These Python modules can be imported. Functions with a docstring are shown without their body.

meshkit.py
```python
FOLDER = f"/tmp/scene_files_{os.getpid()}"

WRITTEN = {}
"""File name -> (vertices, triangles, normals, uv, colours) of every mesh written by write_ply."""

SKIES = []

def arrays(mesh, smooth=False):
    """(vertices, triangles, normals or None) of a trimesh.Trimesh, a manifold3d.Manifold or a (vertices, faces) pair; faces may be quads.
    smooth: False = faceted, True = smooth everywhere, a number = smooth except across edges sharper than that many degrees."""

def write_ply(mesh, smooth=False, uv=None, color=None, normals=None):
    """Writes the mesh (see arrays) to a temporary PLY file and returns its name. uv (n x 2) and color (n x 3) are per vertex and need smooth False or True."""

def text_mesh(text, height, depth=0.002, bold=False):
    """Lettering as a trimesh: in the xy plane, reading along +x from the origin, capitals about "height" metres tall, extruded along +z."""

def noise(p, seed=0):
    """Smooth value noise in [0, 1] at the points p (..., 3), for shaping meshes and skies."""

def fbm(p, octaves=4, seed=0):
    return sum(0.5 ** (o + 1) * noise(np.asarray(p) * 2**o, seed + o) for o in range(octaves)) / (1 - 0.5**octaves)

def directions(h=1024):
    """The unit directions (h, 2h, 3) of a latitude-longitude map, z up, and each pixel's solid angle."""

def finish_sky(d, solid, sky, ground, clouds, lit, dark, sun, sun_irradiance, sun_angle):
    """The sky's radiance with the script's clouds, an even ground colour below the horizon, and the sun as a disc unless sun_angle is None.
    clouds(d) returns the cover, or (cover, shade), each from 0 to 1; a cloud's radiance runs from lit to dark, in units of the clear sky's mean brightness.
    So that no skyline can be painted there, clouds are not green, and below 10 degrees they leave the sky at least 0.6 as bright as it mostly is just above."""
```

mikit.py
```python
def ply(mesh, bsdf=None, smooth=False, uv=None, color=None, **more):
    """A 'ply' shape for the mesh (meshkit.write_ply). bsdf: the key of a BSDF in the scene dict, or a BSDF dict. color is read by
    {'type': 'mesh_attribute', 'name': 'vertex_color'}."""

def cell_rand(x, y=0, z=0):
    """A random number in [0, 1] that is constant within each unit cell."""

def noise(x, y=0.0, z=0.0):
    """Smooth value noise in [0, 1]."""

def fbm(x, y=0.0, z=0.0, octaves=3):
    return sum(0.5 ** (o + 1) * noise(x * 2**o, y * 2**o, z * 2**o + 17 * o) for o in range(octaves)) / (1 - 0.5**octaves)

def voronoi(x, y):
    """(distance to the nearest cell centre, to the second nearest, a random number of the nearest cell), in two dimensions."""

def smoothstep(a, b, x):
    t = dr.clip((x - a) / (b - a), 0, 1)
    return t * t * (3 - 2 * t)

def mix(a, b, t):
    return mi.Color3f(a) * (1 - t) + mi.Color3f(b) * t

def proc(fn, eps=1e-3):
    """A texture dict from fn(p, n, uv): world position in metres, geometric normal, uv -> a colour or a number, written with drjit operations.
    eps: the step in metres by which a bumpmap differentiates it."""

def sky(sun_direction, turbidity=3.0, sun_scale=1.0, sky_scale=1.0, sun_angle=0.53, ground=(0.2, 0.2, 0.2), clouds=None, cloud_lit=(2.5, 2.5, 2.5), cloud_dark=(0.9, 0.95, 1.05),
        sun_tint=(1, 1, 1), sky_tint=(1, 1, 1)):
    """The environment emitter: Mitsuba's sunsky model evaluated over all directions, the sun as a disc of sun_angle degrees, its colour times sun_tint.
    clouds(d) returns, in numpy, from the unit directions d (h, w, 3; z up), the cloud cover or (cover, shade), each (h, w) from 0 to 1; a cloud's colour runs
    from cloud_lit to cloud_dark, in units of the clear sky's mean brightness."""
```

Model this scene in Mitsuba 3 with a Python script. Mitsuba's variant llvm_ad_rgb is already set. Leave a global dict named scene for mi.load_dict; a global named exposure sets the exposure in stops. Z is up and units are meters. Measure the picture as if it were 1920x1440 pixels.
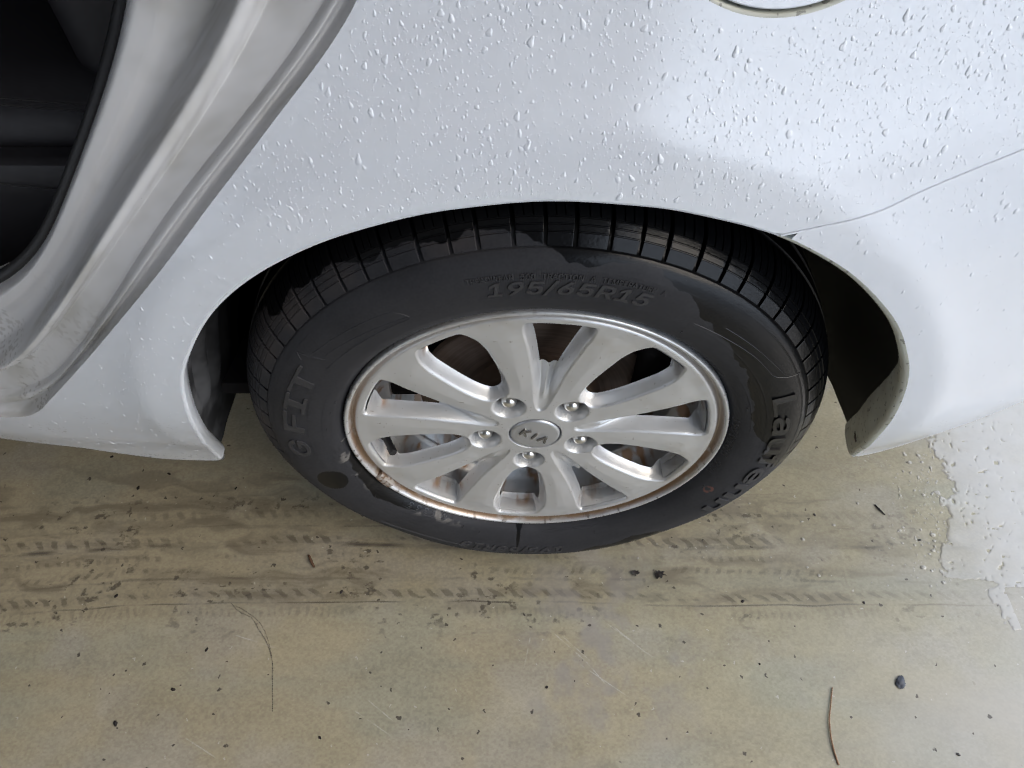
import math
import numpy as np
import trimesh
import shapely
import drjit as dr
import mitsuba as mi
import mikit
import meshkit
from mikit import proc, noise, fbm, smoothstep, mix, voronoi, cell_rand
from scipy.interpolate import PchipInterpolator
from scipy.ndimage import gaussian_filter1d

# ------------------------------------------------------------------ camera, sky, exposure
T = mi.ScalarTransform4f
scene, labels = {'type': 'scene'}, {}
YAW, PITCH = -0.0047, 0.9276
CAM = np.array([-0.0236, -0.408, 0.9481])
FWD = np.array([math.sin(YAW) * math.cos(PITCH), math.cos(YAW) * math.cos(PITCH), -math.sin(PITCH)])
scene['camera'] = {'type': 'perspective', 'fov': 2 * math.degrees(math.atan(960 / 1300)), 'fov_axis': 'x', 'near_clip': 0.02, 'far_clip': 200.0,
                   'to_world': T().look_at(origin=CAM.tolist(), target=(CAM + FWD).tolist(), up=[0, 0, 1])}
scene['sky'] = mikit.sky((0.75, -0.35, 0.6), turbidity=3, sun_scale=0.1, sun_angle=40, clouds=lambda d: 1.0, cloud_lit=(2.1, 2.4, 2.85))
exposure = 3.7

# ------------------------------------------------------------------ helpers
AX = 0.30                                    # height of the axle
RNG = np.random.default_rng(7)


def add(key, mesh, bsdf, smooth=False, normals=None):
    if normals is not None:
        path = meshkit.write_ply(mesh, normals=normals)
        scene[key] = {'type': 'ply', 'filename': path, 'face_normals': False, 'bsdf': {'type': 'ref', 'id': bsdf}}
    else:
        scene[key] = mikit.ply(mesh, bsdf, smooth=smooth)
    return key


def num(name, k):
    return name if k == 0 else f'{name}_{k:03d}'


def note(key, label=None, cat=None, group=None, kind=None):
    labels[key] = {k: v for k, v in (('label', label), ('category', cat), ('group', group), ('kind', kind)) if v}


def SS(a, b, x):
    t = np.clip((np.asarray(x, float) - a) / (b - a), 0, 1)
    return t * t * (3 - 2 * t)


def grid(P, closed=False):
    """(n, m, 3) points -> quad mesh; closed wraps the first index."""
    n, m = P.shape[:2]
    i, j = np.meshgrid(np.arange(n if closed else n - 1), np.arange(m - 1), indexing='ij')
    i2 = (i + 1) % n
    q = np.stack([i * m + j, i2 * m + j, i2 * m + j + 1, i * m + j + 1], -1).reshape(-1, 4)
    return trimesh.Trimesh(P.reshape(-1, 3), np.vstack([q[:, [0, 1, 2]], q[:, [0, 2, 3]]]), process=False)


def tube(pts, rad, sides=8, cap=True):
    p = np.asarray(pts, float)
    rad = np.broadcast_to(np.asarray(rad, float), (len(p),))
    t = np.gradient(p, axis=0)
    t /= np.linalg.norm(t, axis=1, keepdims=True) + 1e-12
    a = np.cross(t, np.where(np.abs(t[:, 2:]) < 0.9, [0, 0, 1.0], [1.0, 0, 0]))
    a /= np.linalg.norm(a, axis=1, keepdims=True) + 1e-12
    b = np.cross(t, a)
    ang = np.arange(sides) * 2 * np.pi / sides
    P = p[:, None] + rad[:, None, None] * (np.cos(ang)[None, :, None] * a[:, None] + np.sin(ang)[None, :, None] * b[:, None])
    m = grid(np.concatenate([P, P[:, :1]], 1))
    if cap:
        n = len(m.vertices)
        v = np.vstack([m.vertices, p[:1], p[-1:]])
        k = sides + 1
        f = [[i, i + 1, n] for i in range(sides)] + [[(len(p) - 1) * k + i + 1, (len(p) - 1) * k + i, n + 1] for i in range(sides)]
        m = trimesh.Trimesh(v, np.vstack([m.faces, f]), process=False)
    return m


def box(size, at=(0, 0, 0), rot=None):
    m = trimesh.creation.box(extents=size)
    if rot is not None:
        m.apply_transform(rot)
    m.apply_translation(at)
    return m


def spline(pts, n, k=None):
    """n points evenly spaced along a smooth curve through pts."""
    p = np.asarray(pts, float)
    s = np.r_[0, np.cumsum(np.linalg.norm(np.diff(p, axis=0), axis=1))]
    f = PchipInterpolator(s, p)
    q = f(np.linspace(0, s[-1], 40 * len(p)))
    s2 = np.r_[0, np.cumsum(np.linalg.norm(np.diff(q, axis=0), axis=1))]
    u = np.linspace(0, s2[-1], n)
    return np.stack([np.interp(u, s2, q[:, i]) for i in range(p.shape[1])], -1)


def clip_grid(x0, x1, z0, z1, h, sdf):
    """Triangles of a regular grid clipped exactly at sdf = 0 (inside > 0): (points (n, 2), faces)."""
    nx, nz = int(round((x1 - x0) / h)) + 1, int(round((z1 - z0) / h)) + 1
    X, Z = np.meshgrid(np.linspace(x0, x1, nx), np.linspace(z0, z1, nz), indexing='ij')
    P = np.stack([X.ravel(), Z.ravel()], -1)
    S = sdf(P)
    S = np.where(np.abs(S) < 1e-3 * h, 1e-3 * h, S)
    i, j = np.meshgrid(np.arange(nx - 1), np.arange(nz - 1), indexing='ij')
    a, b, c, d = (x.ravel() for x in (i * nz + j, (i + 1) * nz + j, (i + 1) * nz + j + 1, i * nz + j + 1))
    tri = np.vstack([np.stack([a, b, c], -1), np.stack([a, c, d], -1)])
    ins = S[tri] > 0
    cnt = ins.sum(1)
    out = [tri[cnt == 3]]
    E = {'n': len(P), 'pts': [], 'keys': []}

    def cut(u, v):
        lo, hi = np.minimum(u, v), np.maximum(u, v)
        t = S[lo] / (S[lo] - S[hi])
        E['pts'].append(P[lo] * (1 - t[:, None]) + P[hi] * t[:, None])
        E['keys'].append(lo.astype(np.int64) * len(P) + hi)
        r = np.arange(len(u)) + E['n']
        E['n'] += len(u)
        return r

    for want in (1, 2):
        t, s = tri[cnt == want], ins[cnt == want]
        k = np.argmax(s if want == 1 else ~s, axis=1)
        r = np.arange(len(t))
        u, v, w = t[r, k], t[r, (k + 1) % 3], t[r, (k + 2) % 3]
        if want == 1:
            out.append(np.stack([u, cut(u, v), cut(u, w)], -1))
        else:
            e1, e2 = cut(v, u), cut(w, u)
            out += [np.stack([v, w, e2], -1), np.stack([v, e2, e1], -1)]
    pts = np.vstack([P] + E['pts'])
    if E['keys']:
        _, first, inv = np.unique(np.concatenate(E['keys']), return_index=True, return_inverse=True)
        remap = np.r_[np.arange(len(P)), len(P) + first[inv.ravel()]]
    else:
        remap = np.arange(len(P))
    f = remap[np.vstack(out)]
    used, inv = np.unique(f, return_inverse=True)
    return pts[used], inv.reshape(f.shape)


def poly_sdf(poly):
    shapely.prepare(poly)
    edge = poly.boundary

    def sd(P):
        d = shapely.distance(shapely.points(P[:, 0], P[:, 1]), edge)
        return np.where(shapely.contains_xy(poly, P[:, 0], P[:, 1]), d, -d)
    return sd


# ------------------------------------------------------------------ materials
def lin(*rgb):
    return {'type': 'rgb', 'value': list(rgb)}


def pw(x, xs, ys):
    """Piecewise linear, in drjit."""
    out = mi.Float(ys[0]) + 0 * x
    for k in range(len(xs) - 1):
        t = dr.clip((x - xs[k]) / (xs[k + 1] - xs[k]), 0, 1)
        out = dr.select(x >= xs[k], ys[k] + (ys[k + 1] - ys[k]) * t, out)
    return out


def polar(p):
    return dr.sqrt(dr.square(p.x) + dr.square(p.z - AX)), dr.atan2(p.z - AX, p.x) * (180 / math.pi)


def two(b):
    return {'type': 'twosided', 'bsdf': b}


def paint_color(p, n, uv):
    low = smoothstep(0.42, 0.22, p.z)
    d = fbm(p.x * 14, p.z * 60, p.y * 14) * low
    speck = smoothstep(0.80, 0.86, noise(p.x * 420, p.z * 420)) * smoothstep(0.6, 0.75, noise(p.x * 31, p.z * 31)) * low
    return mix(mix((0.635, 0.665, 0.71), (0.56, 0.53, 0.47), 0.35 * d), (0.12, 0.11, 0.10), 0.5 * speck)


scene['paint'] = two({'type': 'roughplastic', 'alpha': 0.03, 'int_ior': 1.7, 'nonlinear': False, 'diffuse_reflectance': proc(paint_color)})


def jamb_color(p, n, uv):
    d = fbm(p.x * 9 + p.z * 9, p.y * 60, p.z * 6 - p.x * 6, octaves=4)
    g = smoothstep(0.45, 0.75, d)
    low = smoothstep(0.56, 0.40, p.z)
    sp = smoothstep(0.55, 0.75, noise(p.x * 300, p.z * 300, p.y * 300)) * smoothstep(0.5, 0.7, noise(p.x * 24, p.z * 24))
    c = mix((0.60, 0.60, 0.605), (0.33, 0.32, 0.28), 0.5 * g + 0.3 * low * d)
    return mix(c, (0.22, 0.20, 0.17), 0.45 * sp * low)


scene['jamb_paint'] = two({'type': 'roughplastic', 'alpha': 0.22, 'int_ior': 1.5, 'diffuse_reflectance': proc(jamb_color)})


def flange_color(p, n, uv):
    sp = smoothstep(0.76, 0.82, noise(p.x * 260, p.z * 260, p.y * 260))
    d = fbm(p.x * 40, p.z * 40, p.y * 40)
    return mix(mix((0.60, 0.62, 0.55), (0.38, 0.37, 0.31), d), (0.05, 0.045, 0.04), 0.55 * sp)


scene['flange_paint'] = two({'type': 'roughplastic', 'alpha': 0.25, 'diffuse_reflectance': proc(flange_color)})


def wet_mask(p):
    r, th = polar(p)
    w = (fbm(p.x * 55, p.z * 55, 3.0) - 0.5) * 0.022
    rin = pw(th, [-14, -8, -2, 4, 10, 20, 38, 57, 63, 72, 80, 86, 90, 96, 104, 122, 140, 158], [0.33, 0.275, 0.252, 0.247, 0.229, 0.228, 0.237, 0.252, 0.268, 0.2805, 0.277, 0.2715, 0.286, 0.294, 0.296, 0.300, 0.304, 0.325])
    m = smoothstep(-0.0006, 0.0006, r - rin - w * 0.6)
    a, b = (th + 164) * (math.pi / 180) * 0.244, r - 0.2445
    m = dr.maximum(m, smoothstep(1.06, 0.98, dr.sqrt(dr.square(a / 0.020) + dr.square(b / 0.017)) + w * 6))
    rim = pw(th, [-178, -172, -160, -150, -138, -128, -122], [0.207, 0.2125, 0.2185, 0.2235, 0.221, 0.2125, 0.207])
    m = dr.maximum(m, smoothstep(0.0008, -0.0008, r - rin * 0 - rim - w * 0.4) * smoothstep(-180, -177, th) * smoothstep(-121, -124, th))
    blob = pw(th, [-80, -76, -70, -64, -58, -50, -44], [0.40, 0.268, 0.259, 0.261, 0.252, 0.262, 0.40])
    m = dr.maximum(m, smoothstep(-0.0006, 0.0006, r - blob - w * 0.4))
    s = dr.abs((th + 94.3) * (math.pi / 180) * r)
    m = dr.maximum(m, smoothstep(0.0006, -0.0002, s - pw(r, [0.205, 0.212, 0.218, 0.232, 0.25], [0.006, 0.0042, 0.0022, 0.0022, 0.0004])) * smoothstep(0.252, 0.246, r))
    return m


def rubber_color(p, n, uv):
    r, th = polar(p)
    dust = fbm(p.x * 18, p.z * 18, p.y * 18, octaves=4)
    fine = noise(p.x * 700, p.z * 700, p.y * 700)
    c = mix((0.014, 0.0145, 0.017), (0.036, 0.036, 0.040), 0.7 * dust + 0.25 * fine)
    brown = smoothstep(0.278, 0.292, r) * smoothstep(75, 110, dr.abs(th)) * smoothstep(0.3, 0.7, dust)
    c = mix(c, (0.045, 0.037, 0.034), 0.7 * brown)
    pale = smoothstep(0.62, 0.74, fbm(p.x * 90, p.z * 90, 1.0)) * smoothstep(0.226, 0.216, r) * smoothstep(-100, -130, th)
    c = mix(c, (0.16, 0.15, 0.14), 0.7 * pale)
    mark = smoothstep(1.1, 0.8, dr.sqrt(dr.square((th + 23.5) * 0.0044 / 0.0085) + dr.square((r - 0.2285) / 0.0055))) * smoothstep(0.35, 0.6, noise(p.x * 300, p.z * 300))
    c = mix(c, (0.16, 0.06, 0.04), 0.5 * mark)
    return mix(c, (0.0032, 0.0033, 0.0038), 0.95 * wet_mask(p))


def rubber_rough(p, n, uv):
    return 0.60 - 0.34 * wet_mask(p) - 0.06 * noise(p.x * 60, p.z * 60)


def rubber_bump(p, n, uv):
    r, th = polar(p)
    arcs = dr.maximum(smoothstep(58, 64, th) * smoothstep(124, 116, th), smoothstep(-114, -106, th) * smoothstep(-62, -70, th))
    bands = dr.maximum(smoothstep(0.2290, 0.2300, r) * smoothstep(0.2405, 0.2395, r), smoothstep(0.2435, 0.2445, r) * smoothstep(0.2700, 0.2690, r))
    hatch = 0.5 + 0.5 * dr.sin(th * (2 * math.pi / 0.42))
    line = smoothstep(0.0008, 0.0003, dr.abs(r - 0.2418)) + smoothstep(0.0008, 0.0003, dr.abs(r - 0.2275)) * smoothstep(0, 20, th) + smoothstep(0.0007, 0.0002, dr.abs(r - 0.2762)) * (1 - smoothstep(20, 60, th) * smoothstep(150, 120, th))
    return 0.00022 * hatch * arcs * bands + 0.00045 * line + 0.00010 * fbm(p.x * 500, p.z * 500, p.y * 500) + 0.0004 * fbm(p.x * 40, p.z * 40, p.y * 40)


scene['rubber'] = two({'type': 'bumpmap', 'bump': proc(rubber_bump, eps=0.00025), 'scale': 1.0,
                       'bsdf': {'type': 'principled', 'base_color': proc(rubber_color), 'roughness': proc(rubber_rough), 'specular': 0.2}})
scene['lettering_rubber'] = two({'type': 'principled', 'base_color': proc(rubber_color), 'roughness': proc(rubber_rough), 'specular': 0.5})


def silver_color(p, n, uv):
    r, th = polar(p)
    low = smoothstep(50, -30, th) + smoothstep(130, 185, th) + smoothstep(-60, -160, th)
    groove = smoothstep(0.1945, 0.197, r) * smoothstep(0.2035, 0.2015, r) * (0.25 + 0.75 * dr.minimum(low, 1))
    d = fbm(p.x * 70, p.z * 70, p.y * 70, octaves=4)
    c = mix((0.545, 0.555, 0.57), (0.505, 0.505, 0.50), d)
    c = mix(c, (0.27, 0.165, 0.085), 0.9 * groove * smoothstep(0.10, 0.45, d))
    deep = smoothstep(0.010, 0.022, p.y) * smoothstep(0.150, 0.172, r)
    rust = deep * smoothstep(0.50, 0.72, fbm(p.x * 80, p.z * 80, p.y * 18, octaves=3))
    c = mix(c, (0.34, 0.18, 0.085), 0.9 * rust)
    lip = smoothstep(0.2005, 0.203, r) * smoothstep(0.66, 0.78, fbm(p.x * 160, p.z * 160, 2.0, octaves=4)) * (0.3 + 0.7 * dr.minimum(low, 1))
    c = mix(c, (0.13, 0.11, 0.09), 0.85 * lip)
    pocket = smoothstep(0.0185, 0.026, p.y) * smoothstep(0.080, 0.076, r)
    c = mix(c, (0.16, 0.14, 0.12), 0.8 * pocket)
    grime = smoothstep(0.45, 0.8, fbm(p.x * 28, p.z * 28, 5.0, octaves=4)) * smoothstep(0.10, 0.19, r)
    c = mix(c, (0.36, 0.32, 0.26), 0.35 * grime)
    sp = smoothstep(0.90, 0.94, noise(p.x * 330, p.z * 330, p.y * 330))
    return mix(c, (0.22, 0.19, 0.16), 0.5 * sp)


scene['silver'] = two({'type': 'principled', 'base_color': proc(silver_color), 'metallic': 0.52, 'roughness': 0.34, 'specular': 0.5, 'clearcoat': 0.4, 'clearcoat_gloss': 0.9})
scene['cap_silver'] = two({'type': 'principled', 'base_color': lin(0.46, 0.47, 0.49), 'metallic': 0.7, 'roughness': 0.35})
scene['letter_grey'] = two({'type': 'principled', 'base_color': lin(0.17, 0.165, 0.155), 'metallic': 0.6, 'roughness': 0.22})
scene['chrome'] = two({'type': 'roughconductor', 'material': 'Cr', 'alpha': 0.12})
scene['nut_chrome'] = two({'type': 'principled', 'base_color': lin(0.68, 0.67, 0.65), 'metallic': 0.95, 'roughness': 0.22})
scene['black_rubber'] = two({'type': 'principled', 'base_color': lin(0.008, 0.008, 0.009), 'roughness': 0.5})


def disc_color(p, n, uv):
    r, th = polar(p)
    d = fbm(p.x * 60, p.z * 60, p.y * 60, octaves=4)
    ring = noise(r * 900, 0.0, 0.0)
    return mix(mix((0.11, 0.07, 0.05), (0.20, 0.15, 0.12), d), (0.05, 0.03, 0.02), 0.4 * ring)


scene['rusty_iron'] = two({'type': 'principled', 'base_color': proc(disc_color), 'metallic': 0.3, 'roughness': 0.6})


def liner_color(p, n, uv):
    d = fbm(p.x * 25, p.z * 25, p.y * 25, octaves=4)
    dusty = smoothstep(0.52, 0.30, p.z) * smoothstep(0.09, 0.0, p.y) * smoothstep(-0.2, -0.3, p.x)
    c = mix((0.0030, 0.0030, 0.0034), (0.006, 0.006, 0.006), d)
    return mix(c, (0.10, 0.102, 0.108), dusty * (0.25 + 0.75 * smoothstep(0.3, 0.65, d)))


scene['liner_plastic'] = two({'type': 'principled', 'base_color': proc(liner_color), 'roughness': 0.6, 'specular': 0.1})
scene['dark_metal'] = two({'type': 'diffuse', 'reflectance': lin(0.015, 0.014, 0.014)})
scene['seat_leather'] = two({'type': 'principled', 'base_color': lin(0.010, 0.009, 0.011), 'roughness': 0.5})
scene['thread'] = two({'type': 'diffuse', 'reflectance': lin(0.035, 0.035, 0.035)})
scene['clip_brown'] = two({'type': 'principled', 'base_color': lin(0.035, 0.022, 0.017), 'roughness': 0.5})
scene['drop_water'] = two({'type': 'roughplastic', 'alpha': 0.05, 'int_ior': 1.38, 'nonlinear': False, 'diffuse_reflectance': proc(paint_color)})
scene['water'] = {'type': 'dielectric', 'int_ior': 1.33, 'ext_ior': 1.0}

SEGS = [(0.03, -0.115, 0.075, -0.155), (0.04, -0.118, 0.085, -0.158), (0.10, -0.10, 0.165, -0.15), (0.11, -0.105, 0.16, -0.148), (0.055, -0.15, 0.13, -0.20), (0.07, -0.15, 0.10, -0.185),
        (-0.40, -0.12, -0.33, -0.14), (-0.23, -0.21, -0.17, -0.245), (-0.21, -0.20, -0.17, -0.228), (-0.43, -0.245, -0.38, -0.27), (0.0, -0.12, -0.01, -0.165)]


def bend(x, y, seed):
    return y + 0.09 * dr.square(dr.minimum(x + 0.28, 0)) + 0.008 * (noise(x * 4, seed) - 0.5) + 0.003 * (noise(x * 23, seed + 3) - 0.5)


def floor_color(p, n, uv):
    x, y = p.x, p.y
    big = fbm(x * 2.6, y * 4.0, 0.3, octaves=3)
    mid = fbm(x * 17 + 0.7 * noise(x * 40, y * 40), y * 24, 1.7, octaves=5)
    smear = fbm(x * 10.0 + 1.5 * noise(x * 30, y * 30, 2.0), y * 62 + 1.2 * noise(x * 22, y * 40, 8.0), 4.0, octaves=5)
    grit = fbm(x * 330, y * 430, 5.0, octaves=2)
    c = mix((0.345, 0.297, 0.203), (0.300, 0.270, 0.180), smoothstep(0.25, 0.75, big))
    c = mix(c, (0.275, 0.275, 0.215), 0.55 * smoothstep(0.40, 0.80, fbm(x * 6, y * 22, 9.0, octaves=4)))
    c = mix(c, (0.34, 0.315, 0.27), 0.5 * smoothstep(0.45, 0.8, fbm(x * 13, y * 15, 12.0, octaves=5)))
    c *= 0.60 + 0.36 * mid + 0.14 * smear + 0.32 * grit
    damp = smoothstep(0.30, 0.85, x + 0.5 * (fbm(x * 5, y * 8, 2.0) - 0.5)) * smoothstep(0.02, -0.10, y)  # sheen of the damp floor, put into the colour as a paler tint
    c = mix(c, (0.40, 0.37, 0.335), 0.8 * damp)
    # road dirt dragged along the wheel's path
    yb = bend(x, y, 1.3)
    band = smoothstep(0.24, 0.06, yb) * smoothstep(-0.100, -0.062, yb)
    fade = smoothstep(0.80, 0.25, x)
    c = mix(c, (0.150, 0.125, 0.085), band * fade * (0.20 + 0.60 * smoothstep(0.42, 0.78, smear)))
    for yc, hw, per, sl, am in ((0.019, 0.010, 0.023, 0.9, 0.9), (-0.031, 0.007, 0.016, -0.6, 0.6), (-0.065, 0.009, 0.023, 1.1, 0.85), (0.055, 0.010, 0.020, 0.7, 0.5), (-0.088, 0.011, 0.0105, 0.15, 0.35), (-0.008, 0.006, 0.014, 0.5, 0.5)):
        yy = bend(x, y - yc, yc * 90)
        lug = smoothstep(-0.1, 0.7, dr.sin((x + yy * sl + 0.014 * fbm(x * 55, y * 70, yc, octaves=4)) * (2 * math.pi / per)))
        patch = smoothstep(0.34, 0.62, fbm(x * 15 + yc * 50, y * 50, 2.0, octaves=5))
        c = mix(c, (0.055, 0.045, 0.032), 0.62 * am * smoothstep(hw, hw * 0.3, dr.abs(yy)) * (0.18 + 0.82 * lug) * patch * fade)
    for yc, wd, am in ((0.008, 0.0060, 0.85), (-0.0765, 0.0020, 0.85), (-0.043, 0.0035, 0.5), (0.040, 0.0020, 0.4)):
        yy = bend(x, y - yc, yc * 70)
        c = mix(c, (0.065, 0.054, 0.042), am * smoothstep(wd, 0, dr.abs(yy)) * smoothstep(0.35, 0.75, fbm(x * 24, y * 120, yc * 100, octaves=4)) * fade)
    crust = smoothstep(0.62, 0.80, fbm(x * 90, y * 120, 6.0, octaves=4)) * smoothstep(0.40, 0.62, noise(x * 13, y * 22, 7.0)) * smoothstep(-0.14, -0.08, yb) * smoothstep(0.12, 0.05, yb)
    c = mix(c, (0.050, 0.040, 0.030), 0.75 * crust * fade)
    grey = smoothstep(0.46, 0.72, fbm(x * 24, y * 24, 8.0, octaves=5)) * smoothstep(0.22, 0.02, dr.sqrt(dr.square(x - 0.09) + dr.square(y + 0.135)))
    c = mix(c, (0.27, 0.25, 0.235), 0.65 * grey)
    scr = mi.Float(0)
    for (a, b, e, g) in SEGS:
        ln = (e - a) ** 2 + (g - b) ** 2
        t = dr.clip(((x - a) * (e - a) + (y - b) * (g - b)) / ln, 0, 1)
        dd = dr.sqrt(dr.square(x - a - t * (e - a)) + dr.square(y - b - t * (g - b)) + 1e-12)
        scr = dr.maximum(scr, smoothstep(0.0012, 0.0, dd) * smoothstep(0.15, 0.7, fbm(x * 90 + a * 99, y * 90, 1.0)) * smoothstep(0, 0.15, t) * smoothstep(1, 0.7, t))
    c = mix(c, (0.52, 0.50, 0.45), 0.55 * scr)
    jx, jy = x + 0.004 * noise(x * 330, y * 330, 3.0), y + 0.004 * noise(x * 330, y * 330, 9.0)
    f1, f2, w = voronoi(jx * 62, jy * 62)
    spot = smoothstep(0.115, 0.07, f1) * smoothstep(0.93, 0.95, w)
    f1, f2, w2 = voronoi(jx * 30 + 5, jy * 30)
    spot = dr.maximum(spot, smoothstep(0.085, 0.05, f1) * smoothstep(0.94, 0.95, w2))
    c = mix(c, (0.050, 0.040, 0.030), 0.85 * spot)
    f1, f2, w = voronoi(jx * 70 + 3, jy * 70)
    c = mix(c, (0.50, 0.47, 0.42), 0.6 * smoothstep(0.10, 0.05, f1) * smoothstep(0.95, 0.96, w))
    crack = smoothstep(0.0005, 0.0, dr.abs(y - 0.100 + 0.012 * fbm(x * 9, 0.0, 1.0) + 0.0)) * smoothstep(0.4, 0.6, noise(x * 6, 3.3)) * smoothstep(0.1, 0.3, x)
    return 0.93 * mix(c, (0.14, 0.11, 0.08), 0.6 * crack)


def floor_rough(p, n, uv):
    wet = smoothstep(0.30, 0.72, p.x + 0.25 * (fbm(p.x * 6, p.y * 9) - 0.5))
    return 0.50 - 0.18 * wet + 0.16 * (fbm(p.x * 20, p.y * 40) - 0.5)


def floor_bump(p, n, uv):
    return 0.00022 * fbm(p.x * 90, p.y * 120, octaves=4) + 0.00012 * noise(p.x * 600, p.y * 600)


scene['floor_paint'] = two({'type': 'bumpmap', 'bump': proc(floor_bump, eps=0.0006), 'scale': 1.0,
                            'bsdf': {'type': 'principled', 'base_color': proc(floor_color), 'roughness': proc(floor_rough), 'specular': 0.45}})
def puddle_sheen_color(p, n, uv):  # sky reflection on the water, painted in as pale diffuse colour
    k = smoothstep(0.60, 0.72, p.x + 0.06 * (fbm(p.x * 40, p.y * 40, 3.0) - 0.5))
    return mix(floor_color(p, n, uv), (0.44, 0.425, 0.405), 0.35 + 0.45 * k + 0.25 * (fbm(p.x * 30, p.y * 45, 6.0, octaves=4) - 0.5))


scene['puddle_sheen_water'] = two({'type': 'roughplastic', 'alpha': 0.02, 'int_ior': 1.5, 'nonlinear': False, 'diffuse_reflectance': proc(puddle_sheen_color)})  # opaque film carrying the painted sheen, shared with the floor beads
scene['wet_asphalt'] = two({'type': 'principled', 'base_color': proc(lambda p, n, uv: mix((0.11, 0.115, 0.125), (0.17, 0.175, 0.185), fbm(p.x * 8, p.y * 8, octaves=4))), 'roughness': 0.25, 'specular': 0.5})
scene['stone_dark'] = two({'type': 'principled', 'base_color': lin(0.035, 0.038, 0.05), 'roughness': 0.5})
scene['litter_dark'] = two({'type': 'principled', 'base_color': lin(0.018, 0.014, 0.011), 'roughness': 0.6})
scene['litter_brown'] = two({'type': 'principled', 'base_color': lin(0.10, 0.055, 0.03), 'roughness': 0.6})
scene['needle_brown'] = two({'type': 'principled', 'base_color': lin(0.24, 0.13, 0.07), 'roughness': 0.6})
scene['stone_pale'] = two({'type': 'diffuse', 'reflectance': lin(0.45, 0.38, 0.30)})
scene['ceiling_paint'] = two({'type': 'diffuse', 'reflectance': lin(0.50, 0.51, 0.53)})
scene['added_wall_paint'] = two({'type': 'diffuse', 'reflectance': lin(0.10, 0.102, 0.108)})

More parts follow.
